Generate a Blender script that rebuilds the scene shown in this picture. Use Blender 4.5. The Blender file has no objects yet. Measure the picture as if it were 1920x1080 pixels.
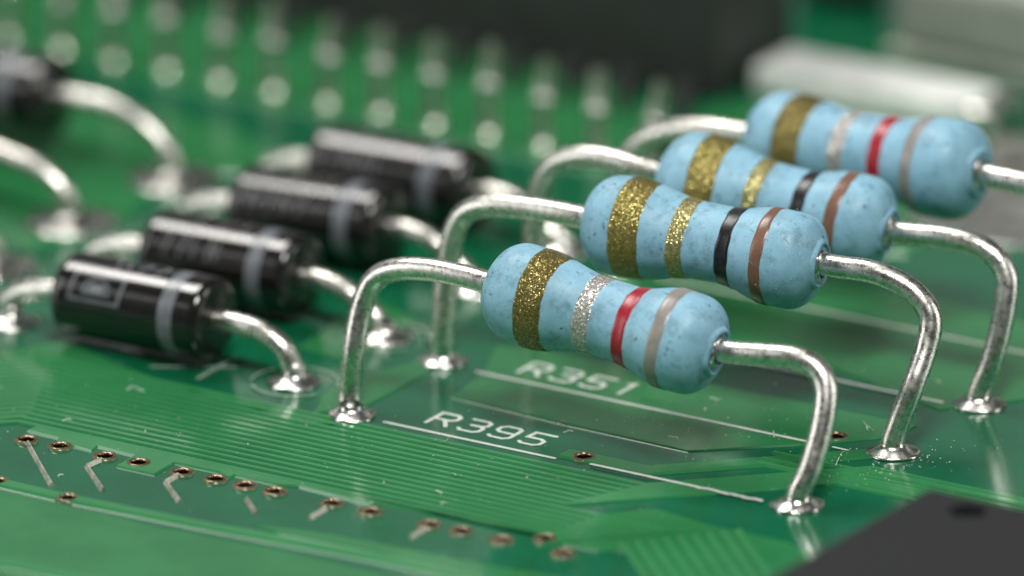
import bpy, bmesh, math, random
from mathutils import Vector, Matrix

# ------------------------------------------------------------------ scene, camera, light
# 1 Blender unit = 1 mm.  x (u) runs along the resistors, y (v) across their row, z up from the board.
sc = bpy.context.scene
sc.unit_settings.system = 'METRIC'
sc.unit_settings.scale_length = 0.001
col = sc.collection
random.seed(7)
R = math.radians

AZ, EL = R(32.29), R(19.20)
TARGET = Vector((-1.656, 9.101, 0.0))
DIST, FPX = 400.0, 33138.5
RIGHT = Vector((math.cos(AZ), math.sin(AZ), 0))
FWD = Vector((-math.sin(AZ) * math.cos(EL), math.cos(AZ) * math.cos(EL), -math.sin(EL)))
UP = RIGHT.cross(FWD)
CAM = TARGET - FWD * DIST
cd = bpy.data.cameras.new('camera')
cam = bpy.data.objects.new('camera', cd)
col.objects.link(cam)
M = Matrix((RIGHT, UP, -FWD)).transposed().to_4x4()
M.translation = CAM
cam.matrix_world = M
cd.sensor_width = 36.0
cd.lens = 36.0 * FPX / 1920.0
cd.clip_start, cd.clip_end = 10.0, 3000.0
cd.dof.use_dof = True
cd.dof.focus_distance = DIST - 10.7
APERTURE = 11.8                                  # entrance pupil, mm
cd.dof.aperture_fstop = 1e-3 * cd.lens / APERTURE
sc.camera = cam

w = bpy.data.worlds.new('World')
sc.world = w
w.use_nodes = True
w.node_tree.nodes['Background'].inputs[0].default_value = (0.93, 1.0, 0.97, 1)
w.node_tree.nodes['Background'].inputs[1].default_value = 0.065

def area(name, pos, target, sx, sy, radiance, color=(1, 1, 1)):
    l = bpy.data.lights.new(name, 'AREA')
    l.shape = 'RECTANGLE'
    l.size, l.size_y = sx, sy
    l.energy = radiance * math.pi * sx * sy
    l.color = color
    o = bpy.data.objects.new(name, l)
    col.objects.link(o)
    o.location = pos
    d = Vector(target) - Vector(pos)
    o.rotation_euler = d.to_track_quat('-Z', 'Y').to_euler()
    return o

C0 = Vector((3, 5, 1))
area('left_top_lamp', C0 + Vector((-0.50, 0.14, 0.854)) * 260, C0, 100, 60, 16.0, (1.0, 0.975, 0.93))
area('front_top_lamp', C0 + Vector((0.30, -0.42, 0.86)) * 300, C0, 62, 62, 50.0, (1.0, 0.985, 0.955))
area('back_softbox', C0 + Vector((-0.75, 0.60, 0.26)) * 420, C0, 420, 200, 0.20, (0.97, 1.0, 0.99))
area('right_lamp', C0 + Vector((0.84, 0.42, 0.34)) * 300, C0, 70, 190, 4.2, (1.0, 0.99, 0.96))
area('left_lamp', C0 + Vector((-0.74, -0.60, 0.32)) * 300, C0, 70, 190, 4.2, (1.0, 1.0, 0.99))

vs = sc.view_settings
vs.view_transform = 'Standard'
vs.look = 'None'
vs.exposure = 0.12
vs.gamma = 1.0
vs.use_curve_mapping = False
sc.cycles.max_bounces = 8
sc.cycles.sample_clamp_indirect = 6.0
sc.cycles.caustics_reflective = False
sc.cycles.caustics_refractive = False
sc.cycles.use_denoising = True

# ------------------------------------------------------------------ where a sight line meets a plane of the board
def _ray(px, py):
    return (FWD * FPX + RIGHT * (px - 960) - UP * (py - 540)).normalized()

def on_z(px, py, z=0.0):
    d = _ray(px, py)
    return CAM + d * ((z - CAM.z) / d.z)

def on_v(px, py, v):
    d = _ray(px, py)
    return CAM + d * ((v - CAM.y) / d.y)

def uv(px, py, z=0.0):
    p = on_z(px, py, z)
    return (p.x, p.y)

# ------------------------------------------------------------------ materials
def mat(name):
    m = bpy.data.materials.new(name)
    m.use_nodes = True
    nt = m.node_tree
    b = nt.nodes['Principled BSDF']
    return m, nt, b

def N(nt, kind, **kw):
    n = nt.nodes.new(kind)
    for k, val in kw.items():
        if k in n.inputs.keys() if isinstance(k, str) else False:
            n.inputs[k].default_value = val
        else:
            setattr(n, k, val)
    return n

def noise(nt, scale, detail=3.0, rough=0.55, vec=None):
    n = nt.nodes.new('ShaderNodeTexNoise')
    n.inputs['Scale'].default_value = scale
    n.inputs['Detail'].default_value = detail
    n.inputs['Roughness'].default_value = rough
    if vec is not None:
        nt.links.new(vec, n.inputs['Vector'])
    return n

def ramp(nt, src, stops):
    r = nt.nodes.new('ShaderNodeValToRGB')
    cr = r.color_ramp
    while len(cr.elements) < len(stops):
        cr.elements.new(0.5)
    for e, (p, c) in zip(cr.elements, stops):
        e.position = p
        e.color = c if len(c) == 4 else (*c, 1)
    nt.links.new(src, r.inputs[0])
    return r

def mixc(nt, fac, a, b):
    m = nt.nodes.new('ShaderNodeMix')
    m.data_type = 'RGBA'
    for sock, val in ((m.inputs[0], fac), (m.inputs[6], a), (m.inputs[7], b)):
        if hasattr(val, 'is_output') or hasattr(val, 'links'):
            nt.links.new(val, sock)
        else:
            sock.default_value = val if not isinstance(val, tuple) or len(val) == 4 else (*val, 1)
    return m.outputs[2]

def bump(nt, src, strength, dist=0.02):
    n = nt.nodes.new('ShaderNodeBump')
    n.inputs['Strength'].default_value = strength
    n.inputs['Distance'].default_value = dist
    nt.links.new(src, n.inputs['Height'])
    return n.outputs[0]

def coords(nt, which='Object'):
    """object coordinates, shifted by a random amount for every object"""
    tc = nt.nodes.new('ShaderNodeTexCoord').outputs[which]
    rn = nt.nodes.new('ShaderNodeObjectInfo').outputs['Random']
    sc_ = nt.nodes.new('ShaderNodeMath'); sc_.operation = 'MULTIPLY'; sc_.inputs[1].default_value = 60.0
    nt.links.new(rn, sc_.inputs[0])
    ad = nt.nodes.new('ShaderNodeVectorMath'); ad.operation = 'ADD'
    nt.links.new(tc, ad.inputs[0]); nt.links.new(sc_.outputs[0], ad.inputs[1])
    return ad.outputs[0]

def world_pos(nt):
    return nt.nodes.new('ShaderNodeNewGeometry').outputs['Position']

def mask_material(name, dark, light, rough=0.14):
    """green solder mask: translucent varnish over the glass weave or the copper"""
    m, nt, b = mat(name)
    p = world_pos(nt)
    n1 = noise(nt, 0.35, 4, 0.6, p)
    r1 = ramp(nt, n1.outputs[0], [(0.35, dark), (0.65, light)])
    nt.links.new(r1.outputs[0], b.inputs['Base Color'])
    n2 = noise(nt, 1.3, 4, 0.6, p)
    r2 = ramp(nt, n2.outputs[0], [(0.3, (rough * 0.85,) * 3), (0.7, (rough * 1.25,) * 3)])
    nt.links.new(r2.outputs[0], b.inputs['Roughness'])
    n3 = noise(nt, 2.2, 3, 0.5, p)
    nt.links.new(bump(nt, n3.outputs[0], 0.10, 0.012), b.inputs['Normal'])
    b.inputs['IOR'].default_value = 1.52
    return m

MAT = {}
MAT['laminate'] = mask_material('dark green solder mask on laminate', (0.004, 0.105, 0.044), (0.006, 0.140, 0.060))
MAT['pour'] = mask_material('green solder mask on copper', (0.022, 0.172, 0.054), (0.032, 0.218, 0.072))
MAT['trace'] = mask_material('light green solder mask on trace', (0.032, 0.215, 0.072), (0.044, 0.258, 0.090))

def metal(name, color, rough, scratch=0.35, stretch=(1, 1, 1), scale=9.0):
    m, nt, b = mat(name)
    p = coords(nt)
    n1 = noise(nt, scale, 5, 0.65, p)
    r1 = ramp(nt, n1.outputs[0], [(0.30, tuple(c * 0.62 for c in color)), (0.55, color), (0.8, tuple(min(1, c * 1.08) for c in color))])
    nt.links.new(r1.outputs[0], b.inputs['Base Color'])
    n2 = noise(nt, scale * 0.5, 4, 0.6, p)
    r2 = ramp(nt, n2.outputs[0], [(0.3, (rough * 0.7,) * 3), (0.75, (rough * 1.6,) * 3)])
    nt.links.new(r2.outputs[0], b.inputs['Roughness'])
    n3 = noise(nt, scale * 2.4, 5, 0.7, p)
    nt.links.new(bump(nt, n3.outputs[0], scratch, 0.02), b.inputs['Normal'])
    b.inputs['Metallic'].default_value = 1.0
    return m

MAT['tin'] = metal('tinned wire', (0.90, 0.88, 0.81), 0.26, 0.32)
MAT['solder'] = metal('bright solder', (0.82, 0.80, 0.76), 0.22, 0.25, scale=4.0)
MAT['pin'] = metal('connector pin tin', (0.62, 0.63, 0.54), 0.36, 0.2, scale=5.0)
MAT['pin_solder'] = metal('dull pin solder', (0.60, 0.62, 0.54), 0.22, 0.2, scale=4.0)
MAT['copper'] = metal('bare copper', (0.58, 0.42, 0.28), 0.22, 0.3)
MAT['barrel'] = metal('shade-darkened copper barrel', (0.10, 0.058, 0.034), 0.35, 0.3)  # hole wall coloured dark to give the via its inner shade
MAT['stub'] = metal('thinly coated copper', (0.84, 0.80, 0.70), 0.45, 0.3)
MAT['rim'] = mask_material('brownish mask rim', (0.10, 0.13, 0.06), (0.16, 0.15, 0.08), 0.2)
MAT['pad'] = metal('tinned pad', (0.76, 0.75, 0.70), 0.32, 0.25, scale=1.5)

def silk():
    m, nt, b = mat('white legend ink')
    n1 = noise(nt, 9, 4, 0.6, world_pos(nt))
    r1 = ramp(nt, n1.outputs[0], [(0.3, (0.58, 0.65, 0.58)), (0.6, (0.76, 0.80, 0.74))])
    nt.links.new(r1.outputs[0], b.inputs['Base Color'])
    b.inputs['Roughness'].default_value = 0.5
    return m
MAT['silk'] = silk()


def paint(name, color, dirt=1.0, rough=0.50):
    """matt lacquer of the resistor: mottled, with soot specks and smudges"""
    m, nt, b = mat(name)
    p = coords(nt)
    n1 = noise(nt, 1.6, 5, 0.6, p)
    base = ramp(nt, n1.outputs[0], [(0.30, tuple(c * 0.80 for c in color)), (0.50, color), (0.72, tuple(min(1, c * 1.10 + 0.015) for c in color))]).outputs[0]
    ns = noise(nt, 2.1, 6, 0.72, p)
    sm = ramp(nt, ns.outputs[0], [(0.52, (0, 0, 0)), (0.68, (0.75 * dirt,) * 3)])
    base = mixc(nt, sm.outputs[0], base, tuple(c * 0.42 for c in color))
    n2 = noise(nt, 7.5, 6, 0.75, p)
    n2b = noise(nt, 0.9, 2, 0.5, p)
    mul = nt.nodes.new('ShaderNodeMath'); mul.operation = 'MULTIPLY'
    sp = ramp(nt, n2.outputs[0], [(0.575, (0, 0, 0)), (0.64, (1, 1, 1))])
    sel = ramp(nt, n2b.outputs[0], [(0.43, (0, 0, 0)), (0.58, (1, 1, 1))])
    nt.links.new(sp.outputs[0], mul.inputs[0]); nt.links.new(sel.outputs[0], mul.inputs[1])
    m2 = nt.nodes.new('ShaderNodeMath'); m2.operation = 'MULTIPLY'; m2.inputs[1].default_value = 0.85 * dirt
    nt.links.new(mul.outputs[0], m2.inputs[0])
    c1 = mixc(nt, m2.outputs[0], base, (0.03, 0.055, 0.075))
    n4 = noise(nt, 26, 3, 0.6, p)
    sp2 = ramp(nt, n4.outputs[0], [(0.655, (0, 0, 0)), (0.70, (0.7 * dirt,) * 3)])
    c2 = mixc(nt, sp2.outputs[0], c1, (0.05, 0.09, 0.12))
    n5 = noise(nt, 21, 2, 0.5, p)
    sp3 = ramp(nt, n5.outputs[0], [(0.70, (0, 0, 0)), (0.74, (0.8 * dirt,) * 3)])
    c3 = mixc(nt, sp3.outputs[0], c2, (0.75, 0.82, 0.85))
    nt.links.new(c3, b.inputs['Base Color'])
    b.inputs['Roughness'].default_value = rough
    n3 = noise(nt, 11, 5, 0.6, p)
    nt.links.new(bump(nt, n3.outputs[0], 0.35, 0.012), b.inputs['Normal'])
    b.inputs['Coat Weight'].default_value = 0.08
    b.inputs['Coat Roughness'].default_value = 0.3
    return m

MAT['blue'] = paint('pale blue resistor lacquer', (0.285, 0.545, 0.700))
MAT['red'] = paint('crimson band paint', (0.42, 0.010, 0.025), 0.6, 0.3)
MAT['black_band'] = paint('black band paint', (0.010, 0.010, 0.013), 0.3, 0.32)
MAT['brown'] = paint('brown band paint', (0.23, 0.12, 0.078), 0.5, 0.28)
MAT['grey'] = paint('taupe grey band paint', (0.33, 0.30, 0.28), 0.5, 0.28)

def glitter(name, ca, cb, flake=66.0, spread=1.15, lac=0.5):
    """metal flakes in clear lacquer: every flake has its own tilt and tone"""
    m, nt, b = mat(name)
    p = coords(nt)
    vo = nt.nodes.new('ShaderNodeTexVoronoi')
    vo.inputs['Scale'].default_value = flake
    nt.links.new(p, vo.inputs['Vector'])
    sep = nt.nodes.new('ShaderNodeSeparateColor')
    nt.links.new(vo.outputs['Color'], sep.inputs[0])
    r1 = ramp(nt, sep.outputs[0], [(0.0, ca), (0.7, cb), (1.0, tuple(min(1, c * 1.5) for c in cb))])
    nt.links.new(r1.outputs[0], b.inputs['Base Color'])
    sub = nt.nodes.new('ShaderNodeVectorMath'); sub.operation = 'SUBTRACT'
    sub.inputs[1].default_value = (0.5, 0.5, 0.5)
    nt.links.new(vo.outputs['Color'], sub.inputs[0])
    scl = nt.nodes.new('ShaderNodeVectorMath'); scl.operation = 'SCALE'
    scl.inputs['Scale'].default_value = spread
    nt.links.new(sub.outputs[0], scl.inputs[0])
    geo = nt.nodes.new('ShaderNodeNewGeometry')
    add = nt.nodes.new('ShaderNodeVectorMath'); add.operation = 'ADD'
    nt.links.new(scl.outputs[0], add.inputs[0]); nt.links.new(geo.outputs['Normal'], add.inputs[1])
    nrm = nt.nodes.new('ShaderNodeVectorMath'); nrm.operation = 'NORMALIZE'
    nt.links.new(add.outputs[0], nrm.inputs[0])
    nt.links.new(nrm.outputs[0], b.inputs['Normal'])
    b.inputs['Metallic'].default_value = 0.55
    b.inputs['Roughness'].default_value = 0.22
    return m

MAT['gold'] = glitter('gold flake band', (0.115, 0.090, 0.020), (0.265, 0.215, 0.066))
MAT['dull_gold'] = glitter('dull gold band', (0.19, 0.155, 0.035), (0.30, 0.25, 0.07), 62, 0.9)
MAT['pale_gold'] = glitter('worn pale gold band', (0.26, 0.24, 0.09), (0.42, 0.38, 0.16), 60, 0.9)
MAT['silver'] = glitter('silver flake band', (0.30, 0.28, 0.26), (0.66, 0.63, 0.60))

def plastic(name, color, rough, bumps=0.2, scale=20):
    m, nt, b = mat(name)
    p = coords(nt)
    n1 = noise(nt, scale * 0.25, 4, 0.6, p)
    r1 = ramp(nt, n1.outputs[0], [(0.3, tuple(c * 0.75 for c in color)), (0.7, tuple(c * 1.2 for c in color))])
    nt.links.new(r1.outputs[0], b.inputs['Base Color'])
    b.inputs['Roughness'].default_value = rough
    n3 = noise(nt, scale, 4, 0.6, p)
    nt.links.new(bump(nt, n3.outputs[0], bumps, 0.02), b.inputs['Normal'])
    return m

MAT['epoxy'] = plastic('black diode epoxy', (0.010, 0.009, 0.009), 0.15, 0.07, 14)
MAT['epoxy'].node_tree.nodes['Principled BSDF'].inputs['IOR'].default_value = 1.7
MAT['print'] = plastic('grey diode print', (0.17, 0.18, 0.20), 0.2, 0.2, 14)
MAT['faint_print'] = plastic('faint grey diode print', (0.11, 0.11, 0.115), 0.35, 0.2, 14)
MAT['chip'] = plastic('matt black chip moulding', (0.008, 0.009, 0.010), 0.65, 0.2, 24)
MAT['housing'] = plastic('dark grey connector moulding', (0.030, 0.034, 0.031), 0.55, 0.15, 4)
MAT['ceramic'] = plastic('white ceramic', (0.88, 0.90, 0.86), 0.4, 0.05, 5)
MAT['shield'] = plastic('grey metal shield finish', (0.42, 0.46, 0.39), 0.45, 0.1, 1.2)
MAT['worn_silk'] = plastic('thin worn legend ink', (0.26, 0.40, 0.30), 0.5, 0.1, 9)
MAT['dust'] = plastic('pale dust', (0.75, 0.80, 0.74), 0.6, 0.0, 5)

# ------------------------------------------------------------------ mesh helpers
def link(name, me, material, parent=None, smooth=False):
    o = bpy.data.objects.new(name, me)
    col.objects.link(o)
    if material and not me.materials:
        me.materials.append(MAT[material])
    if smooth:
        for p in me.polygons:
            p.use_smooth = True
    if parent:
        o.parent = parent
    return o

def build(name, verts, faces, material, parent=None, smooth=False):
    me = bpy.data.meshes.new(name)
    me.from_pydata([tuple(v) for v in verts], [], faces)
    me.update()
    bm = bmesh.new(); bm.from_mesh(me)
    bmesh.ops.recalc_face_normals(bm, faces=bm.faces)
    bm.to_mesh(me); bm.free()
    return link(name, me, material, parent, smooth)

def empty(name, loc, label, cat, group=None):
    o = bpy.data.objects.new(name, None)
    col.objects.link(o)
    o.location = loc
    o.empty_display_size = 0.5
    o['label'] = label
    o['category'] = cat
    if group:
        o['group'] = group
    return o

def frames(pts):
    """parallel-transported frames along a polyline"""
    T = []
    n = len(pts)
    for i in range(n):
        a, b = pts[max(0, i - 1)], pts[min(n - 1, i + 1)]
        T.append((b - a).normalized())
    ref = Vector((0, 0, 1)) if abs(T[0].z) < 0.9 else Vector((0, 1, 0))
    A = (ref - T[0] * ref.dot(T[0])).normalized()
    out = []
    for t in T:
        A = (A - t * A.dot(t)).normalized()
        out.append((t, A, t.cross(A)))
    return out

def spline(ctrl, step=0.12):
    """Catmull-Rom through the control points"""
    P = [2 * ctrl[0] - ctrl[1]] + list(ctrl) + [2 * ctrl[-1] - ctrl[-2]]
    out = []
    for i in range(1, len(P) - 2):
        p0, p1, p2, p3 = P[i - 1:i + 3]
        k = max(2, int((p2 - p1).length / step))
        for j in range(k):
            t = j / k
            out.append(0.5 * ((2 * p1) + (p2 - p0) * t + (2 * p0 - 5 * p1 + 4 * p2 - p3) * t * t + (3 * p1 - p0 - 3 * p2 + p3) * t ** 3))
    out.append(P[-2].copy())
    return out

def tube(name, pts, rad, material, parent, n=20, origin=None, wob=0.0):
    o0 = origin or Vector((0, 0, 0))
    V, F = [], []
    fr = frames(pts)
    for i, (p, (t, a, b)) in enumerate(zip(pts, fr)):
        rr = rad * (1 + wob * (random.random() - 0.5))
        for k in range(n):
            th = 2 * math.pi * k / n
            V.append(p - o0 + (a * math.cos(th) + b * math.sin(th)) * rr)
    for i in range(len(pts) - 1):
        for k in range(n):
            F.append((i * n + k, i * n + (k + 1) % n, (i + 1) * n + (k + 1) % n, (i + 1) * n + k))
    F.append(tuple(range(n)))
    F.append(tuple(range((len(pts) - 1) * n, len(pts) * n)))
    return build(name, V, F, material, parent, True)

def lathe(name, prof, base, axis, material, parent, n=48, origin=None, cap=True, jit=None):
    """prof: list of (distance along the axis, radius)"""
    o0 = origin or Vector((0, 0, 0))
    ax = axis.normalized()
    ref = Vector((0, 0, 1)) if abs(ax.z) < 0.9 else Vector((1, 0, 0))
    A = (ref - ax * ref.dot(ax)).normalized()
    B = ax.cross(A)
    V, F = [], []
    m = len(prof)
    for i, (t, r) in enumerate(prof):
        for k in range(n):
            th = 2 * math.pi * k / n
            q = r * (jit(th, i / (m - 1)) if jit else 1)
            V.append(base - o0 + ax * t + (A * math.cos(th) + B * math.sin(th)) * q)
    for i in range(m - 1):
        for k in range(n):
            F.append((i * n + k, i * n + (k + 1) % n, (i + 1) * n + (k + 1) % n, (i + 1) * n + k))
    if cap:
        F.append(tuple(range(n)))
        F.append(tuple(range((m - 1) * n, m * n)))
    return build(name, V, F, material, parent, True)

def slab(name, poly, z0, z1, material, parent, chamfer=0.0):
    """flat plate from an outline in board coordinates, sloped sides"""
    n = len(poly)
    area2 = sum(poly[i][0] * poly[(i + 1) % n][1] - poly[(i + 1) % n][0] * poly[i][1] for i in range(n))
    if area2 < 0:
        poly = poly[::-1]
    inner = []
    for i in range(n):
        a, b, c = Vector(poly[i - 1]), Vector(poly[i]), Vector(poly[(i + 1) % n])
        n1 = Vector((-(b - a).y, (b - a).x)).normalized()
        n2 = Vector((-(c - b).y, (c - b).x)).normalized()
        h = n1 + n2
        h = h / max(0.3, h.dot(n1)) if h.length > 1e-4 else n1
        inner.append(b + h * chamfer)
    V = [(x, y, z0) for x, y in poly] + [(p.x, p.y, z1) for p in inner]
    F = [(i, (i + 1) % n, n + (i + 1) % n, n + i) for i in range(n)] + [tuple(range(n, 2 * n))]
    me = bpy.data.meshes.new(name)
    me.from_pydata(V, [], F)
    me.update()
    return link(name, me, material, parent)

def strip_outline(pts, wd):
    P = [Vector(p) for p in pts]
    L, Rr = [], []
    for i in range(len(P)):
        d1 = (P[i] - P[i - 1]).normalized() if i else None
        d2 = (P[i + 1] - P[i]).normalized() if i < len(P) - 1 else None
        d1 = d1 or d2
        d2 = d2 or d1
        n1, n2 = Vector((-d1.y, d1.x)), Vector((-d2.y, d2.x))
        h = n1 + n2
        h = h / max(0.35, h.dot(n1))
        L.append(P[i] + h * wd / 2)
        Rr.append(P[i] - h * wd / 2)
    return L, Rr

def strip(name, pts, wd, z0, z1, material, parent, chamfer=0.02):
    """raised trace along a polyline, trapezoid section"""
    L, Rr = strip_outline(pts, wd)
    l2, r2 = strip_outline(pts, max(0.02, wd - 2 * chamfer))
    V, F = [], []
    n = len(pts)
    for i in range(n):
        V += [(L[i].x, L[i].y, z0), (l2[i].x, l2[i].y, z1), (r2[i].x, r2[i].y, z1), (Rr[i].x, Rr[i].y, z0)]
    for i in range(n - 1):
        for k in range(3):
            F.append((4 * i + k, 4 * i + k + 1, 4 * i + 4 + k + 1, 4 * i + 4 + k))
    F.append((0, 1, 2, 3)); F.append(tuple(4 * (n - 1) + k for k in (3, 2, 1, 0)))
    return build(name, V, F, material, parent)

def box(name, lo, hi, material, parent, bevel=0.0, seg=3, origin=Vector((0, 0, 0))):
    bm = bmesh.new()
    bmesh.ops.create_cube(bm, size=1)
    for v in bm.verts:
        v.co = Vector([lo[i] + (v.co[i] + 0.5) * (hi[i] - lo[i]) - origin[i] for i in range(3)])
    if bevel:
        bmesh.ops.bevel(bm, geom=bm.edges[:], offset=bevel, segments=seg, affect='EDGES', profile=0.5)
    me = bpy.data.meshes.new(name)
    bm.to_mesh(me); bm.free()
    return link(name, me, material, parent)

def cut(obj, cutter):
    md = obj.modifiers.new('cut', 'BOOLEAN')
    md.object = cutter; md.operation = 'DIFFERENCE'; md.solver = 'EXACT'
    dg = bpy.context.evaluated_depsgraph_get()
    dg.update()
    me = bpy.data.meshes.new_from_object(obj.evaluated_get(dg))
    me.name = obj.name
    obj.modifiers.clear()
    obj.data = me

# ------------------------------------------------------------------ the circuit board
board = empty('circuit_board', (0, 0, 0), 'glossy green printed circuit board carrying all the parts', 'circuit board')
ZC = 0.035            # copper thickness
VIAS = [(50, 827), (112, 839), (197, 858), (260, 870), (341, 888), (404, 901), (459, 913), (515, 924), (622, 946),
        (694, 962), (804, 986), (864, 998), (940, 1015), (1023, 1013), (1055, 1040), (127, 936), (1095, 859), (1568, 821), (-6, 905)]

laminate = box('laminate', (-60, -45, -1.6), (60, 95, 0), 'laminate', board)

pours = []
def pour(px, z=ZC, material='pour', ch=0.03):
    o = slab('copper_area', [uv(*p) for p in px], 0.0, z, material, board, ch)
    pours.append(o)
    return o

U0, V0 = uv(665, 780)
D45 = (1, 1)
def along(p, d, k):
    return (p[0] + d[0] * k, p[1] + d[1] * k)

# the bundle of fine parallel traces; 45-degree bends at both ends
PITCH = 0.278
bendL = uv(60, 794)
vfirst = -0.36
NTR = 15
for i in range(NTR):
    vv = vfirst - PITCH * (i + 0.5)
    k = (NTR - 1 - i)
    ul = bendL[0] - 0.3 - k * PITCH * math.tan(R(22.5))
    left = (ul - 9, vv - 9)
    ur = uv(1183, 912)[0] + 0.25 - i * PITCH * math.tan(R(22.5)) * 1.0
    pts = [left, (ul, vv), (ur, vv)]
    if i < 8:
        v_end = 4.35 - (vv - vfirst) * 0
        kx = 3.62 + i * 0.10
        p2 = along((ur, vv), D45, kx)
        pts += [p2, (p2[0] + 14, p2[1])]
    else:
        vl = vfirst - PITCH * (NTR - 0.5)
        pts[-1] = (uv(1078, 1007)[0] + (vv - vl), vv)
    strip('trace', pts, 0.160, 0.0, 0.045, 'trace', board, 0.02)

q = (uv(1078, 1007)[0], vfirst - PITCH * (NTR - 0.5))
strip('trace', [along(q, D45, -0.4), along(q, D45, 2.05)], 0.32, 0.0, 0.052, 'pour', board, 0.03)
# light strip between the bundle and the vias with its stepped lower edge
pour([(68, 801), (300, 850), (640, 925), (900, 982), (1160, 1036), (1120, 1034), (1040, 1016), (1000, 1002), (840, 968), (700, 944),
      (690, 947), (560, 914), (520, 911), (441, 893), (430, 899), (408, 887), (328, 870), (290, 892), (217, 876), (250, 856), (183, 839), (172, 848), (135, 838), (128, 845), (100, 835), (108, 823), (50, 809)],
     0.045, 'trace')
# large copper field along the near edge of the board
pour([(-80, 940), (0, 921), (130, 950), (300, 990), (520, 1032), (760, 1088), (1000, 1140), (900, 1500), (-300, 1300)], ZC, 'pour')
# wide bright track along its border
strip('trace', [uv(-60, 893), uv(127, 936), uv(400, 990), uv(700, 1046), uv(900, 1090), uv(1100, 1140)], 0.42, 0.0, 0.06, 'trace', board, 0.05)
strip('trace', [uv(-80, 1040), uv(20, 1062), uv(200, 1098)], 0.5, ZC, 0.085, 'trace', board, 0.05)
# field in front of the via row
pour([(470, 985), (600, 1000), (900, 1058), (1150, 1100), (1150, 1180), (900, 1090), (700, 1035), (520, 1000)], ZC, 'pour')
pour([(1130, 965), (1230, 955), (1330, 985), (1480, 1018), (1560, 1060), (1500, 1180), (1300, 1180), (1190, 1040), (1120, 1030), (1020, 1003)], 0.03, 'pour')
# diagonal tracks at the lower edge, beside the black chip
for i in range(9):
    q = uv(1168 + i * 27, 1022 - i * 3.2)
    strip('trace', [q, along(q, (1, -1), 4.5)], 0.20, 0.03, 0.07, 'trace', board, 0.03)
# stubs leaving the vias
for pts in ([(52, 832), (97, 912)], [(190, 864), (163, 876), (193, 921)], [(334, 893), (311, 906), (337, 943)], [(463, 938), (480, 964)], [(610, 956), (580, 974)], [(800, 992), (770, 1010)]):
    strip('trace', [uv(*p) for p in pts], 0.125, 0.0, 0.085, 'stub', board, 0.05)
# copper round R395
pour([(590, 778), (640, 768), (690, 762), (805, 700), (790, 675), (640, 720), (600, 745)], ZC, 'pour')
pour([(905, 700), (845, 745), (1060, 797), (1290, 848), (1500, 836), (1680, 820), (1720, 800), (1400, 735), (1230, 700), (1010, 655), (930, 650)], ZC, 'pour')
# track through the via on the R395 outline
strip('trace', [uv(1058, 851), uv(1215, 884), uv(1590, 855), uv(1700, 846)], 0.55, 0.0, 0.05, 'pour', board, 0.04)
# tracks running off to the right edge
for k, (a, b, c) in enumerate([((1480, 880), (1690, 862), (2000, 838)), ((1480, 893), (1700, 874), (2000, 850))]):
    pass
for dv in (0, 0.3, 0.75):
    a = uv(1620, 785)
    strip('trace', [(a[0] - 0.5, 2.05 + dv), (a[0] + 12, 2.05 + dv)], 0.16, ZC if dv < 0 else 0.0, 0.06, 'trace', board, 0.03)
# fields under the back resistors and the diodes
pour([(1000, 560), (1320, 480), (1980, 610), (1980, 745), (1760, 770), (1560, 690), (1350, 640)], ZC, 'pour')
pour([(1240, 250), (1340, 200), (1480, 175), (1900, 270), (1990, 330), (1700, 480), (1300, 470), (1100, 440)], ZC, 'pour')
pour([(0, 660), (120, 640), (300, 715), (560, 790), (640, 800), (590, 783), (100, 670), (60, 780), (-40, 800), (-120, 720)], 0.03, 'pour')
pour([(-100, 430), (60, 470), (200, 440), (330, 330), (450, 330), (560, 300), (420, 240), (-100, 130)], ZC, 'pour')
pour([(560, 650), (700, 560), (780, 600), (650, 680)], ZC, 'pour')
pour([(-100, 60), (300, 155), (1250, 350), (1350, 250), (1000, 120), (400, -60), (-100, -120)], ZC, 'pour')

# plated through holes
cut_bm = bmesh.new()
for p in VIAS:
    x, y = uv(*p)
    bmesh.ops.create_cone(cut_bm, cap_ends=True, segments=24, radius1=0.185, radius2=0.185, depth=3.0, matrix=Matrix.Translation((x, y, -0.9)))
for v in cut_bm.verts:
    if v.co.z < -1: v.co.z = -1.9
cm = bpy.data.meshes.new('cutter'); cut_bm.to_mesh(cm); cut_bm.free()
cutter = bpy.data.objects.new('cutter', cm); col.objects.link(cutter)
for o in [laminate] + [c for c in board.children if c.name.split('.')[0] in ('copper_area', 'trace')]:
    if o is not laminate:
        # only those whose box reaches a hole
        xs = [v.co.x for v in o.data.vertices]; ys = [v.co.y for v in o.data.vertices]
        if not any(min(xs) - 0.2 < uv(*p)[0] < max(xs) + 0.2 and min(ys) - 0.2 < uv(*p)[1] < max(ys) + 0.2 for p in VIAS):
            continue
    cut(o, cutter)
    if not o.data.materials:
        o.data.materials.append(MAT['pour'])
bpy.data.objects.remove(cutter)
for p in VIAS:
    x, y = uv(*p)
    v_ = bpy.data.objects
    ring = lathe('via', [(-1.6, 0.186), (-1.6, 0.174), (0.02, 0.174), (0.050, 0.178), (0.062, 0.192), (0.058, 0.222), (0.046, 0.250)],
                 Vector((x, y, 0)), Vector((0, 0, 1)), 'copper', board, 32, cap=False)
    lathe('mask_rim', [(0.040, 0.247), (0.062, 0.254), (0.062, 0.266), (0.0, 0.292)], Vector((x, y, 0)), Vector((0, 0, 1)), 'rim', ring, 32, cap=False)
    lathe('hole_wall', [(-1.55, 0.173), (0.0, 0.1735)], Vector((x, y, 0)), Vector((0, 0, 1)), 'barrel', ring, 24, cap=False)

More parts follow.
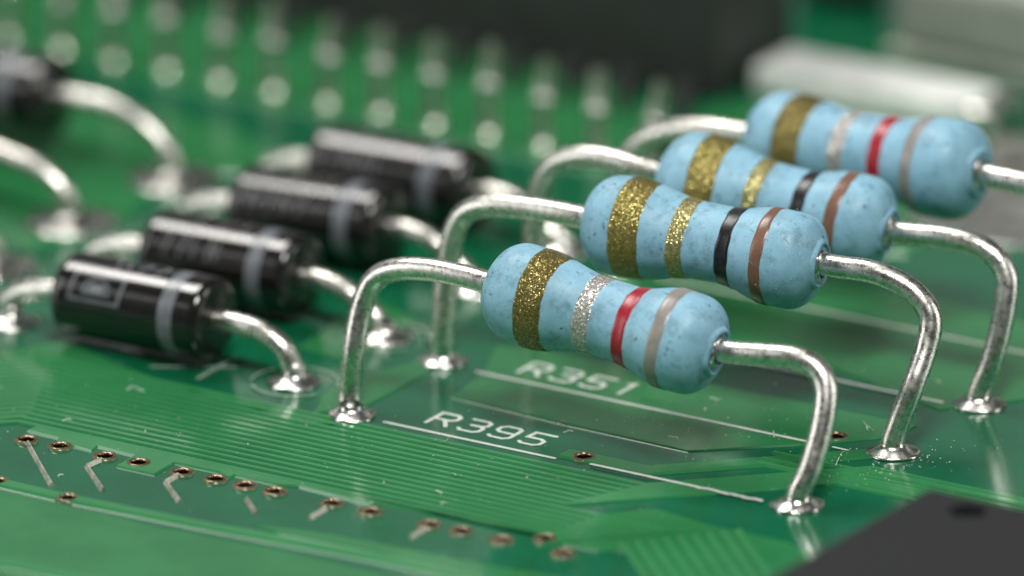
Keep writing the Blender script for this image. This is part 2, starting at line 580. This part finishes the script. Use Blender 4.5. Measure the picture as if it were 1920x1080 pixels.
# ---- legend print
GLYPH = {
    'R': [[(0, 0), (0, 1), (0.55, 1), (0.7, 0.86), (0.7, 0.62), (0.55, 0.48), (0, 0.48)], [(0.38, 0.48), (0.7, 0)]],
    '3': [[(0, 1), (0.55, 1), (0.7, 0.86), (0.7, 0.65), (0.56, 0.53), (0.22, 0.53)], [(0.56, 0.53), (0.7, 0.40), (0.7, 0.15), (0.55, 0), (0.12, 0), (0, 0.12)]],
    '9': [[(0.0, 0.1), (0.12, 0), (0.55, 0), (0.7, 0.15), (0.7, 0.86), (0.55, 1), (0.15, 1), (0, 0.86), (0, 0.62), (0.15, 0.48), (0.7, 0.48)]],
    '5': [[(0.75, 1), (0.06, 1), (0.02, 0.55), (0.5, 0.55), (0.68, 0.42), (0.68, 0.14), (0.52, 0), (0.12, 0), (0, 0.1)]],
    '1': [[(0.35, 0), (0.35, 1), (0.2, 0.85)]],
}
ZS = 0.066
def stroke_mesh(lines, wd, jit=0.0):
    """flat inked strokes with round ends, joined"""
    V, F = [], []
    for ln in lines:
        L, Rr = strip_outline(ln, wd)
        b0 = len(V)
        for i in range(len(ln)):
            j = (random.random() - 0.5) * jit
            V += [(L[i].x, L[i].y + j), (Rr[i].x, Rr[i].y + j)]
        for i in range(len(ln) - 1):
            F.append((b0 + 2 * i, b0 + 2 * i + 1, b0 + 2 * i + 3, b0 + 2 * i + 2))
        for e, s in ((0, 1), (len(ln) - 1, -1)):
            c = Vector(ln[e]); nb = Vector(ln[1] if e == 0 else ln[-2])
            d = (c - nb).normalized()
            nn = Vector((-d.y, d.x))
            c0 = len(V)
            for k in range(7):
                th = math.pi * k / 6 - math.pi / 2
                q = c + (d * math.cos(th) + nn * math.sin(th)) * wd / 2
                V.append((q.x, q.y))
            F.append(tuple(range(c0, c0 + 7)))
    return V, F

def ink(name, lines, wd, parent, z=0.048, jit=0.0, material='silk'):
    V, F = stroke_mesh(lines, wd, jit)
    me = bpy.data.meshes.new(name)
    k = [0]
    me.from_pydata([(x, y, z + 0.0006 * (i % 5)) for i, (x, y) in enumerate(V)], [], F)
    me.update()
    o = link(name, me, material, parent)
    bm = bmesh.new(); bm.from_mesh(me)
    for f in bm.faces:
        if f.normal.z < 0: f.normal_flip()
    bm.to_mesh(me); bm.free()
    return o

def legend(text, u0, v0, z, h=0.74, adv=0.80, wd=0.10):
    for i, ch in enumerate(text):
        lines = [[(u0 + i * adv + x * h, v0 + y * h) for x, y in ln] for ln in GLYPH[ch]]
        ink('legend_character', lines, wd, board, z)

legend('R395', 1.57, 0.42, 0.008)
legend('R351', 1.57, 4.23, 0.044)

def silk_line(p, q, wd=0.11, jit=0.0, n=40, z=0.044, material='silk'):
    ink('legend_line', [[(p[0] + (q[0] - p[0]) * i / n, p[1] + (q[1] - p[1]) * i / n) for i in range(n + 1)]], wd, board, z, jit, material)
silk_line((0.80, -0.05), (5.22, -0.05), z=0.008)
silk_line((6.20, -0.05), (8.9, -0.06), 0.11, z=0.056)
silk_line((8.9, -0.06), (10.58, -0.08), 0.12, 0.06, 16, z=0.056)
silk_line((0.80, 3.77), (9.6, 3.77))
silk_line((10.1, 3.77), (10.72, 3.75), 0.08)
silk_line((0.80, 7.58), (10.6, 7.58))
silk_line((0.80, 11.39), (10.6, 11.39))
# legend pieces beside the front diode
silk_line(uv(284, 690), uv(440, 692), 0.12, n=4, z=0.036, material='worn_silk')
silk_line(uv(372, 712), uv(440, 674), 0.12, n=4, z=0.036, material='worn_silk')
silk_line(uv(238, 735), uv(248, 728), 0.07, n=3, z=0.052, material='worn_silk')
silk_line(uv(248, 728), uv(270, 737), 0.07, n=3, z=0.052, material='worn_silk')

# bare tinned copper at the right, and its screw hole
pad = slab('tinned_pad', [uv(*p) for p in [(1690, 410), (1840, 345), (1858, 246), (1995, 276), (1995, 470), (1800, 455)]], 0.0, 0.062, 'pad', board, 0.04)
hx, hy = uv(1906, 312)
lathe('pad_hole', [(0.064, 0.30), (0.066, 0.02)], Vector((hx, hy, 0)), Vector((0, 0, 1)), 'epoxy', board, 24)

# ------------------------------------------------------------------ leads and solder
def solder(foot, rad, parent, o0, height=0.30, lead_r=0.27):
    prof = []
    for i in range(13):
        t = i / 12
        prof.append((0.02 + height * t ** 1.0, lead_r + 0.005 + (rad - lead_r) * (1 - t) ** 2.4))
    prof = [(-0.02, rad)] + prof
    ph = [random.random() * 6.28 for _ in range(3)]
    j = lambda th, q: 1 + (1 - q) * (0.06 * math.sin(th + ph[0]) + 0.04 * math.sin(2 * th + ph[1]) + 0.025 * math.sin(5 * th + ph[2]))
    return lathe('solder_joint', prof, Vector((foot[0], foot[1], ZC)), Vector((0, 0, 1)), 'solder', parent, 32, origin=o0, cap=False, jit=j)

def lead(ctrl, rad, thing, foot_end, solder_r, material='tin', height=0.30):
    o0 = thing.location
    pts = spline(ctrl, 0.10)
    ld = tube('lead', pts, rad, material, thing, 20, origin=o0, wob=0.012)
    f = ctrl[foot_end]
    solder((f.x, f.y), solder_r, ld, o0, height, rad)
    return ld

def px_path(path, v):
    """sight-line points on planes v (a constant, or one per point)"""
    return [on_v(x, y, v[i] if isinstance(v, (list, tuple)) else v) for i, (x, y) in enumerate(path)]

# ------------------------------------------------------------------ the resistors
def body_radius(t, L, r1, rm, r2):
    """dog-bone profile"""
    def ss(a, b, x):
        x = max(0, min(1, (x - a) / (b - a)))
        return x * x * (3 - 2 * x)
    r = r1 + (rm - r1) * ss(1.25, 2.75, t)
    r = r + (r2 - rm) * ss(L - 2.25, L - 1.1, t)
    e1, e2 = 0.95, 0.80
    if t < e1:
        q = 1 - t / e1
        r = r * (max(0, 1 - q ** 2.5)) ** 0.5
        r = max(r, 0.30)
    if t > L - e2:
        q = 1 - (L - t) / e2
        r = r * (max(0, 1 - q ** 3.0)) ** 0.45
        r = max(r, 0.38)
    return r

BODIES = []
def resistor(label, left_in, right_in, left_path, right_path, bands, radii, foot_l, foot_r, twist=0.0):
    base = Vector((foot_l[0], foot_l[1], 0))
    t = empty('resistor', base, label, 'resistor', 'blue resistors standing in a row')
    ax = right_in - left_in
    L = ax.length
    axn = ax.normalized()
    BODIES.append((left_in, axn, L, radii))
    n = 72
    prof = [(L * i / n, body_radius(L * i / n, L, *radii)) for i in range(n + 1)]
    ph = [random.random() * 6.28 for _ in range(4)]
    jit = lambda th, q: 1 + 0.013 * math.sin(2 * th + ph[0] + 5 * q) + 0.009 * math.sin(3 * th + ph[1] - 9 * q) + 0.010 * math.sin(th + ph[2] + 14 * q)
    body = lathe('body', prof, left_in, ax, 'blue', t, 72, origin=base, jit=jit)
    # paint rings: thin shells with uneven edges
    A = (Vector((0, 0, 1)) - axn * axn.z).normalized()
    B = axn.cross(A)
    for mname, c, wd, blabel in bands:
        V, F = [], []
        nn, m = 96, 9
        e = [random.random() * 6.28 for _ in range(6)]
        for k in range(nn):
            th = 2 * math.pi * k / nn
            d0 = 0.022 * math.sin(th + e[0]) + 0.012 * math.sin(3 * th + e[1]) + 0.008 * math.sin(11 * th + e[2])
            d1 = 0.022 * math.sin(th + e[3]) + 0.012 * math.sin(4 * th + e[4]) + 0.008 * math.sin(13 * th + e[5])
            for j in range(m):
                s = j / (m - 1)
                tt = c - wd / 2 + d0 + (wd + d1 - d0) * s
                lift = 0.014 if 0 < j < m - 1 else -0.012
                i_q = tt / L
                rr = (body_radius(tt, L, *radii)) * jit(th, i_q) + lift
                V.append(left_in - base + axn * tt + (A * math.cos(th) + B * math.sin(th)) * rr)
        for k in range(nn):
            k2 = (k + 1) % nn
            for j in range(m - 1):
                F.append((k * m + j, k * m + j + 1, k2 * m + j + 1, k2 * m + j))
        bo = build('colour_band', V, F, mname, body, True)
        bo['label'] = blabel
    # bare metal where the lacquer is chipped round the right-hand lead
    lathe('end_ferrule', [(0, 0.02), (0.0, 0.33), (0.05, 0.37), (0.10, 0.34), (0.12, 0.28)], right_in - axn * 0.055, ax, 'solder', body, 28, origin=base,
          jit=lambda th, q: 1 + 0.06 * math.sin(3 * th + ph[2]) + 0.04 * math.sin(7 * th + ph[3]), cap=False)
    lathe('lacquer_lip', [(-0.20, 0.60), (-0.06, 0.56), (0.01, 0.52), (0.035, 0.47), (0.01, 0.42), (-0.10, 0.39)], right_in, ax, 'blue', body, 40, origin=base,
          jit=lambda th, q: 1 + 0.05 * math.sin(2 * th + ph[1]) + 0.03 * math.sin(5 * th + ph[0]), cap=False)
    lead([left_in + axn * 0.5] + left_path, 0.262, t, -1, 0.54, height=0.24)
    lead([right_in - axn * 0.5] + right_path, 0.262, t, -1, 0.58, height=0.24)
    return t

def foot_pts(px, py, z_above=0.25):
    g = on_z(px, py)
    return [Vector((g.x, g.y, z_above)), Vector((g.x, g.y, -0.5))]

GOLD4 = lambda: [('gold', 1.50, 0.74, 'wide sparkling gold band'), ('silver', 2.72, 0.44, 'sparkling silver band'), ('red', 3.70, 0.38, 'narrow red band'), ('grey', 4.66, 0.36, 'narrow taupe band')]
BLK4 = lambda: [('dull_gold', 1.34, 0.74, 'wide dull gold band'), ('pale_gold', 2.53, 0.40, 'narrow worn gold band'), ('black_band', 3.66, 0.41, 'narrow black band'), ('brown', 4.54, 0.30, 'narrow brown band')]

# R395
v = 0.0
resistor('blue resistor with gold, silver, red and taupe bands, nearest, above R395 print',
         on_v(919, 531, 0.80), on_v(1346, 661, 1.12),
         px_path([(878, 520), (810, 506), (745, 505), (702, 525), (678, 577), (664, 655)], [.8, .8, .8, .76, .6, .34]) + foot_pts(655, 765)[:1] + [Vector((on_z(658, 780).x, on_z(658, 780).y, -0.5))],
         px_path([(1375, 661), (1430, 665), (1490, 671), (1530, 690), (1549, 730), (1541, 800), (1518, 880)], [1.14, 1.18, 1.24, 1.26, 1.15, .8, .36]) + foot_pts(1496, 950),
         GOLD4(), (1.13, 0.87, 1.12), uv(660, 780), uv(1494, 955))
# R351
v = 3.81
resistor('blue resistor with gold, gold, black and brown bands, right behind the nearest one',
         on_v(1098, 409, v + .5), on_v(1540, 497, v + 1.3),
         px_path([(1065, 402), (1000, 391), (930, 385), (880, 395), (853, 430), (839, 500), (831, 590)], [v + q for q in (.5, .5, .48, .45, .4, .3, .15)]) + foot_pts(830, 680),
         px_path([(1575, 501), (1640, 511), (1705, 541), (1744, 592), (1736, 655), (1708, 735)], [v + q for q in (1.33, 1.4, 1.5, 1.5, 1.2, .68)]) + foot_pts(1673, 850),
         BLK4(), (1.10, 0.88, 1.10), uv(843, 688), uv(1668, 860))
# third
v = 7.62
resistor('blue resistor with gold, gold, black and brown bands, third from the front, half hidden',
         on_v(1238, 325, v + .1), on_v(1668, 434, v + .9),
         px_path([(1200, 315), (1150, 300), (1095, 293), (1045, 305), (1016, 345), (1004, 410), (1003, 490)], v) + foot_pts(1007, 592),
         px_path([(1695, 438), (1770, 445), (1845, 466), (1886, 512), (1883, 580), (1862, 670)], [v + q for q in (.94, 1.0, 1.1, 1.1, .85, .5)]) + foot_pts(1834, 760),
         BLK4(), (1.12, 0.90, 1.10), uv(1007, 596), uv(1830, 768))
# fourth
v = 11.43
resistor('blue resistor with gold, silver, red and grey bands, rearmost, before the white chip',
         on_v(1410, 255, v), on_v(1838, 325, v),
         px_path([(1370, 247), (1310, 241), (1250, 247), (1200, 268), (1172, 315), (1164, 400)], v) + foot_pts(1170, 502),
         px_path([(1865, 332), (1930, 346), (1990, 370), (2035, 415), (2035, 500)], v) + foot_pts(1995, 678),
         GOLD4(), (1.13, 0.92, 1.12), uv(1170, 505), uv(1994, 680))

# ------------------------------------------------------------------ the diodes
def wrap(name, lines, wd, base, axn, rad, theta0, material, parent, o0):
    """printed strokes wrapped round the diode: x along the axis, y round it"""
    A = Vector((0, 0, 1)); A = (A - axn * axn.dot(A)).normalized()
    B = Vector((0, -1, 0)); B = (B - axn * axn.dot(B) - A * A.dot(B)).normalized()
    dense = []
    for ln in lines:
        d = []
        for i in range(len(ln) - 1):
            p, q = Vector(ln[i]), Vector(ln[i + 1])
            k = max(1, int((q - p).length / 0.1))
            d += [tuple(p + (q - p) * j / k) for j in range(k)]
        d.append(tuple(ln[-1]))
        dense.append(d)
    V, F = stroke_mesh(dense, wd)
    W = []
    for i, (x, y) in enumerate(V):
        th = theta0 - y / rad
        rr = rad + 0.004 + 0.0004 * (i % 4)
        W.append(base - o0 + axn * x + (A * math.cos(th) + B * math.sin(th)) * rr)
    return build(name, W, F, material, parent)

def diode(label, left_in, right_in, left_path, right_path, foot_l, foot_r, rad, marks, solder_r=0.62, ring=False):
    base = Vector((foot_r[0], foot_r[1], 0))
    t = empty('diode', base, label, 'diode', 'black diodes lying on the board')
    ax = right_in - left_in
    L = ax.length
    axn = ax.normalized()
    prof = [(0, 0.05), (0, rad * 0.80), (0.03, rad * 0.90), (0.10, rad * 0.975), (0.19, rad * 0.998), (0.24, rad), (0.30, rad), (0.4, rad), (L * 0.5, rad), (L - 0.4, rad), (L - 0.30, rad), (L - 0.24, rad), (L - 0.19, rad * 0.998), (L - 0.10, rad * 0.975), (L - 0.03, rad * 0.90), (L, rad * 0.80), (L, 0.05)]
    body = lathe('body', prof, left_in, ax, 'epoxy', t, 64, origin=base)
    # cathode band as a thin printed shell
    tb, wb = L * 0.79, 0.38
    lathe('cathode_band', [(tb - wb / 2, rad - 0.01), (tb - wb / 2 + 0.004, rad + 0.004), (tb - wb / 2 + 0.01, rad + 0.006), (tb - wb / 2 + 0.04, rad + 0.006), (tb + wb / 2 - 0.04, rad + 0.006), (tb + wb / 2 - 0.01, rad + 0.006), (tb + wb / 2 - 0.004, rad + 0.004), (tb + wb / 2, rad - 0.01)], left_in, ax, 'print', body, 64, origin=base, cap=False)
    for lines, wd, th, m in marks:
        for ln in lines:
            wrap('printed_stroke', [ln], wd, left_in, axn, rad, R(th), m, body, base)
    lead([left_in + axn * 0.4] + left_path, 0.25, t, -1, solder_r, height=0.28)
    lead([right_in - axn * 0.4] + right_path, 0.25, t, -1, solder_r, height=0.28)
    if ring:
        for a0, a1 in ((20, 120), (150, 205), (225, 330)):
            ink('legend_arc', [[(foot_r[0] + 0.98 * math.cos(R(a0 + (a1 - a0) * i / 20)), foot_r[1] + 0.98 * math.sin(R(a0 + (a1 - a0) * i / 20))) for i in range(21)]], 0.065, board, material='worn_silk')
    return t

LOGO = [([[(0.55, 0.0), (0.60, 0.62), (1.90, 0.62), (1.85, 0.0), (0.55, 0.0)]], 0.07, 75, 'print'),
        ([[(0.90, 0.18), (0.95, 0.40), (1.13, 0.54), (1.33, 0.54), (1.50, 0.40), (1.55, 0.18), (0.90, 0.18)]], 0.06, 75, 'print'),
        ([[(1.10, 0.30), (1.35, 0.30)]], 0.18, 75, 'print'),
        ([[(0.15, 0.2), (0.38, 0.2)], [(0.18, 0.36), (0.34, 0.36)]], 0.05, 75, 'faint_print'),
        ([[(1.45, 0.0), (1.45, 0.4)], [(1.75, 0.0), (1.65, 0.2), (1.75, 0.4)], [(2.05, 0.4), (2.25, 0.2), (2.05, 0.0)], [(2.5, 0.0), (2.7, 0.2), (2.5, 0.4)]], 0.10, 12, 'print')]
def letters(seed):
    rnd = random.Random(seed)
    L1 = []
    x = 0.25
    while x < 2.2:
        h = 0.46
        k = rnd.choice((0, 1, 2))
        if k == 0: L1.append([(x, 0), (x, h)])
        elif k == 1: L1.append([(x, 0), (x + 0.02, h), (x + 0.2, 0), (x + 0.22, h)])
        else: L1.append([(x, h), (x + 0.22, h), (x + 0.08, 0)])
        x += 0.42
    return [(L1, 0.075, 70, 'faint_print'), ([[(1.3, 0), (1.3, 0.4)], [(1.9, 0), (2.2, 0.3)], [(2.5, 0), (2.5, 0.4)]], 0.09, 12, 'faint_print')]

def vplane(px, py):
    return uv(px, py)[1]

def front_diode(label, rexit, lexit, rfoot, rpath, lpath, marks, rad=0.94, ring=False, sr=0.62):
    f = uv(*rfoot)
    vv = f[1]
    fl = (f[0] - 7.62, vv)
    le, re = on_v(*lexit, vv), on_v(*rexit, vv)
    rp = px_path(rpath, vv) + [Vector((f[0], f[1], 0.3)), Vector((f[0], f[1], -0.5))]
    lp = px_path(lpath, vv) + [Vector((fl[0], fl[1], 0.3)), Vector((fl[0], fl[1], -0.5))]
    return diode(label, le, re, lp, rp, fl, f, rad, marks, sr, ring)

front_diode('black diode with grey band and box-shaped mark, nearest of the diode row', (408, 600), (132, 547), (553, 719),
            [(440, 606), (490, 622), (530, 652), (548, 688)], [(100, 543), (45, 546), (15, 564)], LOGO, ring=True)
front_diode('black diode with grey band, second from the front of the diode row', (572, 518), (294, 467), (722, 634),
            [(600, 525), (648, 545), (695, 585), (716, 612)], [(262, 462), (207, 461), (178, 473)], letters(3), ring=True)
front_diode('black diode with pale highlight, third from the front of the diode row', (735, 426), (460, 384), (892, 545),
            [(765, 433), (815, 455), (860, 498), (884, 525)], [(432, 380), (377, 381), (348, 394)], letters(5))
front_diode('black diode at the far end of the diode row, behind the third', (897, 357), (606, 305), (1055, 472),
            [(925, 363), (978, 382), (1024, 425), (1047, 450)], [(584, 301), (530, 304), (500, 318)], letters(9))
front_diode('black diode cut off by the left picture edge, with one bent lead', (108, 184), (-215, 122), (322, 338),
            [(140, 184), (200, 197), (262, 228), (305, 272)], [(-245, 122), (-285, 128), (-310, 150)], letters(11), sr=1.05)
front_diode('diode off the left edge, showing only a bent lead below the cut-off black one', (-75, 270), (-400, 205), (130, 420),
            [(-45, 272), (15, 292), (75, 318), (118, 358)], [(-430, 206), (-470, 212), (-490, 230)], letters(12), sr=1.05)
front_diode('diode off the left edge, showing only a lead end at the lower left', (-225, 370), (-550, 300), (-12, 500),
            [(-195, 372), (-130, 385), (-65, 412), (-22, 450)], [(-580, 302), (-610, 310), (-640, 330)], letters(13), sr=1.05)

# ------------------------------------------------------------------ the connector block on its row of pins
f0 = on_z(300, 140)
f1 = on_z(1030, 270)
step = (f1.x - f0.x) / 7.0
vrow = 0.5 * (f0.y + f1.y)
ZH = 2.05
block = empty('connector', (f0.x, vrow, 0), 'large dark grey connector block standing on a row of pins', 'connector')
O = block.location
corner = on_z(1348, 190)
UH = corner.x
box('housing', (f0.x - 8 * step, corner.y, 0.02), (UH, corner.y + 3.3, 6.8), 'housing', block, 0.12, 3, O)
for i in range(-4, 11):                           # dark slabs standing in for the wedge-shaped shadows between the pins
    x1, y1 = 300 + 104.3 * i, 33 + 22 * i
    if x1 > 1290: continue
    slab('shadow_wedge', [(p[0] - O.x, p[1] - O.y) for p in (uv(x1 + 16, y1 - 78), uv(x1 + 84, y1 - 63), uv(x1 + 30, y1 + 12), uv(x1 + 20, y1 + 8))], 0.036, 0.35, 'housing', block, 0.05)
def pin_mesh():
    pts = [Vector((0, 0, -0.4)), Vector((0, 0, 0.2)), Vector((0, 0, 0.9)), Vector((0.0, 0.02, 1.3)), Vector((0.02, 0.06, 1.75)), Vector((0.04, 0.12, 2.2))]
    V, F = [], []
    P = spline(pts, 0.15)
    for (p, (t_, a_, b_)) in zip(P, frames(P)):
        side = Vector((1, 0, 0)); nrm = t_.cross(side).normalized()
        wd = 0.17 if p.z < 1.0 else 0.17 + 0.07 * max(0, 1 - abs(p.z - 1.24) / 0.2)
        for k in range(8):
            th = 2 * math.pi * (k + 0.5) / 8
            V.append(p + side * wd * math.cos(th) + nrm * (0.13 if p.z > 1.5 else wd) * math.sin(th))
    for i in range(len(P) - 1):
        for k in range(8):
            F.append((i * 8 + k, i * 8 + (k + 1) % 8, (i + 1) * 8 + (k + 1) % 8, (i + 1) * 8 + k))
    me = bpy.data.meshes.new('pin')
    me.from_pydata([tuple(v) for v in V], [], F); me.update()
    bm = bmesh.new(); bm.from_mesh(me)
    bmesh.ops.recalc_face_normals(bm, faces=bm.faces)
    bm.to_mesh(me); bm.free()
    for p in me.polygons: p.use_smooth = True
    me.materials.append(MAT['pin'])
    return me
pm = pin_mesh()
jm = None
bead_me = None
for i in range(-4, 11):
    x = f0.x + step * i
    if i > 9: continue
    p = bpy.data.objects.new('pin', pm); col.objects.link(p); p.parent = block
    p.location = (x - O.x, 0, 0)
    p.rotation_euler = (random.uniform(-.05, .05), random.uniform(-.05, .05), random.uniform(-.4, .4))
    p.scale = (1, 1, random.uniform(.94, 1.05))
    if bead_me is None:
        bd = lathe('shoulder_bead', [(-.2, .05), (-.17, .14), (-.1, .22), (0, .25), (.1, .22), (.17, .14), (.2, .05)], Vector((0.02, 0.0, 1.22)), Vector((0, 0, 1)), 'solder', p, 16)
        bead_me = bd.data
    else:
        bd = bpy.data.objects.new('shoulder_bead', bead_me); col.objects.link(bd); bd.parent = p
    if jm is None:
        j = solder((0, 0), 0.28, p, Vector((0, 0, 0)), 0.30, 0.17)
        j.data.materials[0] = MAT['pin_solder']
        jm = j.data
    else:
        j = bpy.data.objects.new('solder_joint', jm); col.objects.link(j); j.parent = p

# ------------------------------------------------------------------ white ceramic chip, upper right
a = on_z(1425, 168)
chip = empty('ceramic_component', (a.x, a.y, 0), 'blurred white ceramic block with metal end cap, behind the rearmost resistor', 'component')
O = chip.location
box('body', (a.x + 0.0, a.y - 0.4, 0.04), (a.x + 5.75, a.y + 1.35, 0.72), 'ceramic', chip, 0.10, 3, O)
box('end_cap', (a.x + 5.76, a.y - 0.43, 0.035), (a.x + 6.5, a.y + 1.38, 0.75), 'solder', chip, 0.16, 4, O)

# black can added at the top edge so its reflection darkens the board
b0 = on_z(1578, -8)
can = empty('added_dark_can', (b0.x, b0.y, 0), 'added black can at the top edge that darkens the board by its reflection, far behind the white ceramic block', 'added_dark_can')
O = can.location
lathe('added_can_sleeve', [(0.25, 1.02), (0.32, 1.10), (0.55, 1.12), (0.75, 1.04), (0.95, 1.12), (8.6, 1.12), (8.8, 1.02), (8.8, 0.05)], Vector((b0.x, b0.y, 0)), Vector((0, 0, 1)), 'housing', can, 40, origin=O)
lathe('base', [(0.03, 0.05), (0.03, 0.95), (0.26, 0.98)], Vector((b0.x, b0.y, 0)), Vector((0, 0, 1)), 'epoxy', can, 40, origin=O)

# grey shield box, far upper right
g0 = on_z(1672, 108)
sh = empty('shield_box', (g0.x, g0.y, 0), 'blurred grey shield box in the far top right corner', 'shield')
O = sh.location
box('cover', (g0.x, g0.y, 0.30), (g0.x + 9.0, g0.y + 9.0, 2.2), 'shield', sh, 0.35, 4, O)
box('rim', (g0.x - 0.15, g0.y - 0.15, 0.036), (g0.x + 9.15, g0.y + 9.15, 0.295), 'shield', sh, 0.05, 2, O)

# ------------------------------------------------------------------ black chip, lower right
ZT = 2.0
c = on_z(1742, 914, ZT)
ic = empty('integrated_circuit', (c.x, c.y, 0), 'matt black chip with a round dimple at the lower right corner', 'chip')
O = ic.location
pk = box('package', (c.x, c.y - 9.0, 0.25), (c.x + 8.0, c.y, ZT), 'chip', ic, 0.10, 3, O)
d = on_z(1815, 958, ZT)
dm = bmesh.new()
bmesh.ops.create_cone(dm, cap_ends=True, segments=40, radius1=0.40, radius2=0.46, depth=0.5, matrix=Matrix.Translation((d.x, d.y, ZT)))
me = bpy.data.meshes.new('dimple'); dm.to_mesh(me); dm.free()
dc = bpy.data.objects.new('dimple', me); col.objects.link(dc)
cut(pk, dc)
bpy.data.objects.remove(dc)
for i in range(5):
    y = c.y - 1.45 - 1.9 * i
    pts = [Vector((c.x + 0.2, y, 1.05)), Vector((c.x - 0.35, y, 1.05)), Vector((c.x - 0.62, y, 0.95)), Vector((c.x - 0.72, y, 0.65)), Vector((c.x - 0.74, y, 0.1)), Vector((c.x - 0.74, y, -0.4))]
    ld = tube('lead', spline(pts, 0.12), 0.2, 'tin', ic, 14, origin=O)
    solder((c.x - 0.74, y), 0.42, ld, O, 0.25, 0.2)

# ------------------------------------------------------------------ dust and fibres
V, F = [], []
rnd = random.Random(4)
def speck(x, y, z, s):
    b = len(V)
    k = rnd.choice((4, 5, 6))
    for i in range(k):
        th = 6.283 * i / k + rnd.random()
        rr = s * (0.5 + rnd.random() * 0.7)
        V.append((x + math.cos(th) * rr, y + math.sin(th) * rr, z))
    V.append((x, y, z + s * 0.9))
    for i in range(k):
        F.append((b + i, b + (i + 1) % k, b + k))
def fibre(pts, wd):
    L, Rr = strip_outline([(p[0], p[1]) for p in pts], wd)
    b = len(V)
    for i, p in enumerate(pts):
        V.append((L[i].x, L[i].y, p[2])); V.append((Rr[i].x, Rr[i].y, p[2] + wd * 0.6))
    for i in range(len(pts) - 1):
        F.append((b + 2 * i, b + 2 * i + 1, b + 2 * i + 3, b + 2 * i + 2))
for cx, cy, sx, sy, k in ((1640, 880, 110, 28, 60), (1720, 860, 90, 20, 45), (1400, 800, 180, 50, 40), (1150, 800, 150, 40, 20), (300, 800, 300, 60, 22), (800, 880, 400, 60, 22), (250, 720, 200, 30, 10), (1500, 700, 150, 30, 14)):
    for _ in range(k):
        p = on_z(rnd.gauss(cx, sx * 0.6), rnd.gauss(cy, sy * 0.6))
        speck(p.x, p.y, 0.064, rnd.choice((0.008, 0.012, 0.016, 0.022)))
for a_, b_ in (((1566, 878), (1582, 852)), ((1448, 812), (1449, 826)), ((1618, 795), (1630, 812)), ((1625, 803), (1640, 815)), ((1205, 752), (1272, 761)), ((1045, 800), (1062, 794)), ((846, 894), (866, 898)), ((984, 900), (1000, 903)), ((1034, 902), (1052, 905))):
    p, q = on_z(*a_), on_z(*b_)
    pts = []
    for i in range(7):
        t = i / 6
        pts.append((p.x + (q.x - p.x) * t + rnd.gauss(0, 0.02), p.y + (q.y - p.y) * t + rnd.gauss(0, 0.03), 0.066 + 0.02 * math.sin(3.14 * t)))
    fibre(pts, 0.02)
for li, an, Lb, rd in BODIES[:2]:
    A_ = (Vector((0, 0, 1)) - an * an.z).normalized()
    B_ = Vector((0, -1, 0)); B_ = (B_ - an * an.dot(B_) - A_ * A_.dot(B_)).normalized()
    for _ in range(46):
        t_ = rnd.uniform(0.6, Lb - 0.3); th = R(rnd.uniform(-20, 110))
        q = li + an * t_ + (A_ * math.cos(th) + B_ * math.sin(th)) * (body_radius(t_, Lb, *rd) + 0.012)
        speck(q.x, q.y, q.z, rnd.choice((0.007, 0.010, 0.013, 0.018)))
    for _ in range(4):
        t_ = rnd.uniform(1.0, Lb - 0.6); th0 = rnd.uniform(20, 90)
        pts = []
        for i in range(5):
            th = R(th0 + i * 2.2)
            q = li + an * (t_ + 0.05 * i + rnd.gauss(0, .02)) + (A_ * math.cos(th) + B_ * math.sin(th)) * (body_radius(t_, Lb, *rd) + 0.03)
            pts.append((q.x, q.y, q.z))
        fibre(pts, 0.016)
for _ in range(170):
    p = on_z(rnd.uniform(0, 1900), rnd.gauss(840, 110))
    speck(p.x, p.y, 0.062, rnd.choice((0.007, 0.009, 0.012, 0.016)))
for _ in range(16):
    p = on_z(rnd.uniform(60, 1850), rnd.uniform(720, 960))
    a_ = rnd.uniform(0, 6.28)
    fibre([(p.x + 0.05 * i * math.cos(a_ + 0.25 * i), p.y + 0.05 * i * math.sin(a_ + 0.25 * i), 0.062 + 0.01 * (i % 3)) for i in range(6)], 0.014)
dust = build('dust', V, F, 'dust')
dust['kind'] = 'stuff'
dust['label'] = 'fine pale dust specks and fibres on the green board'
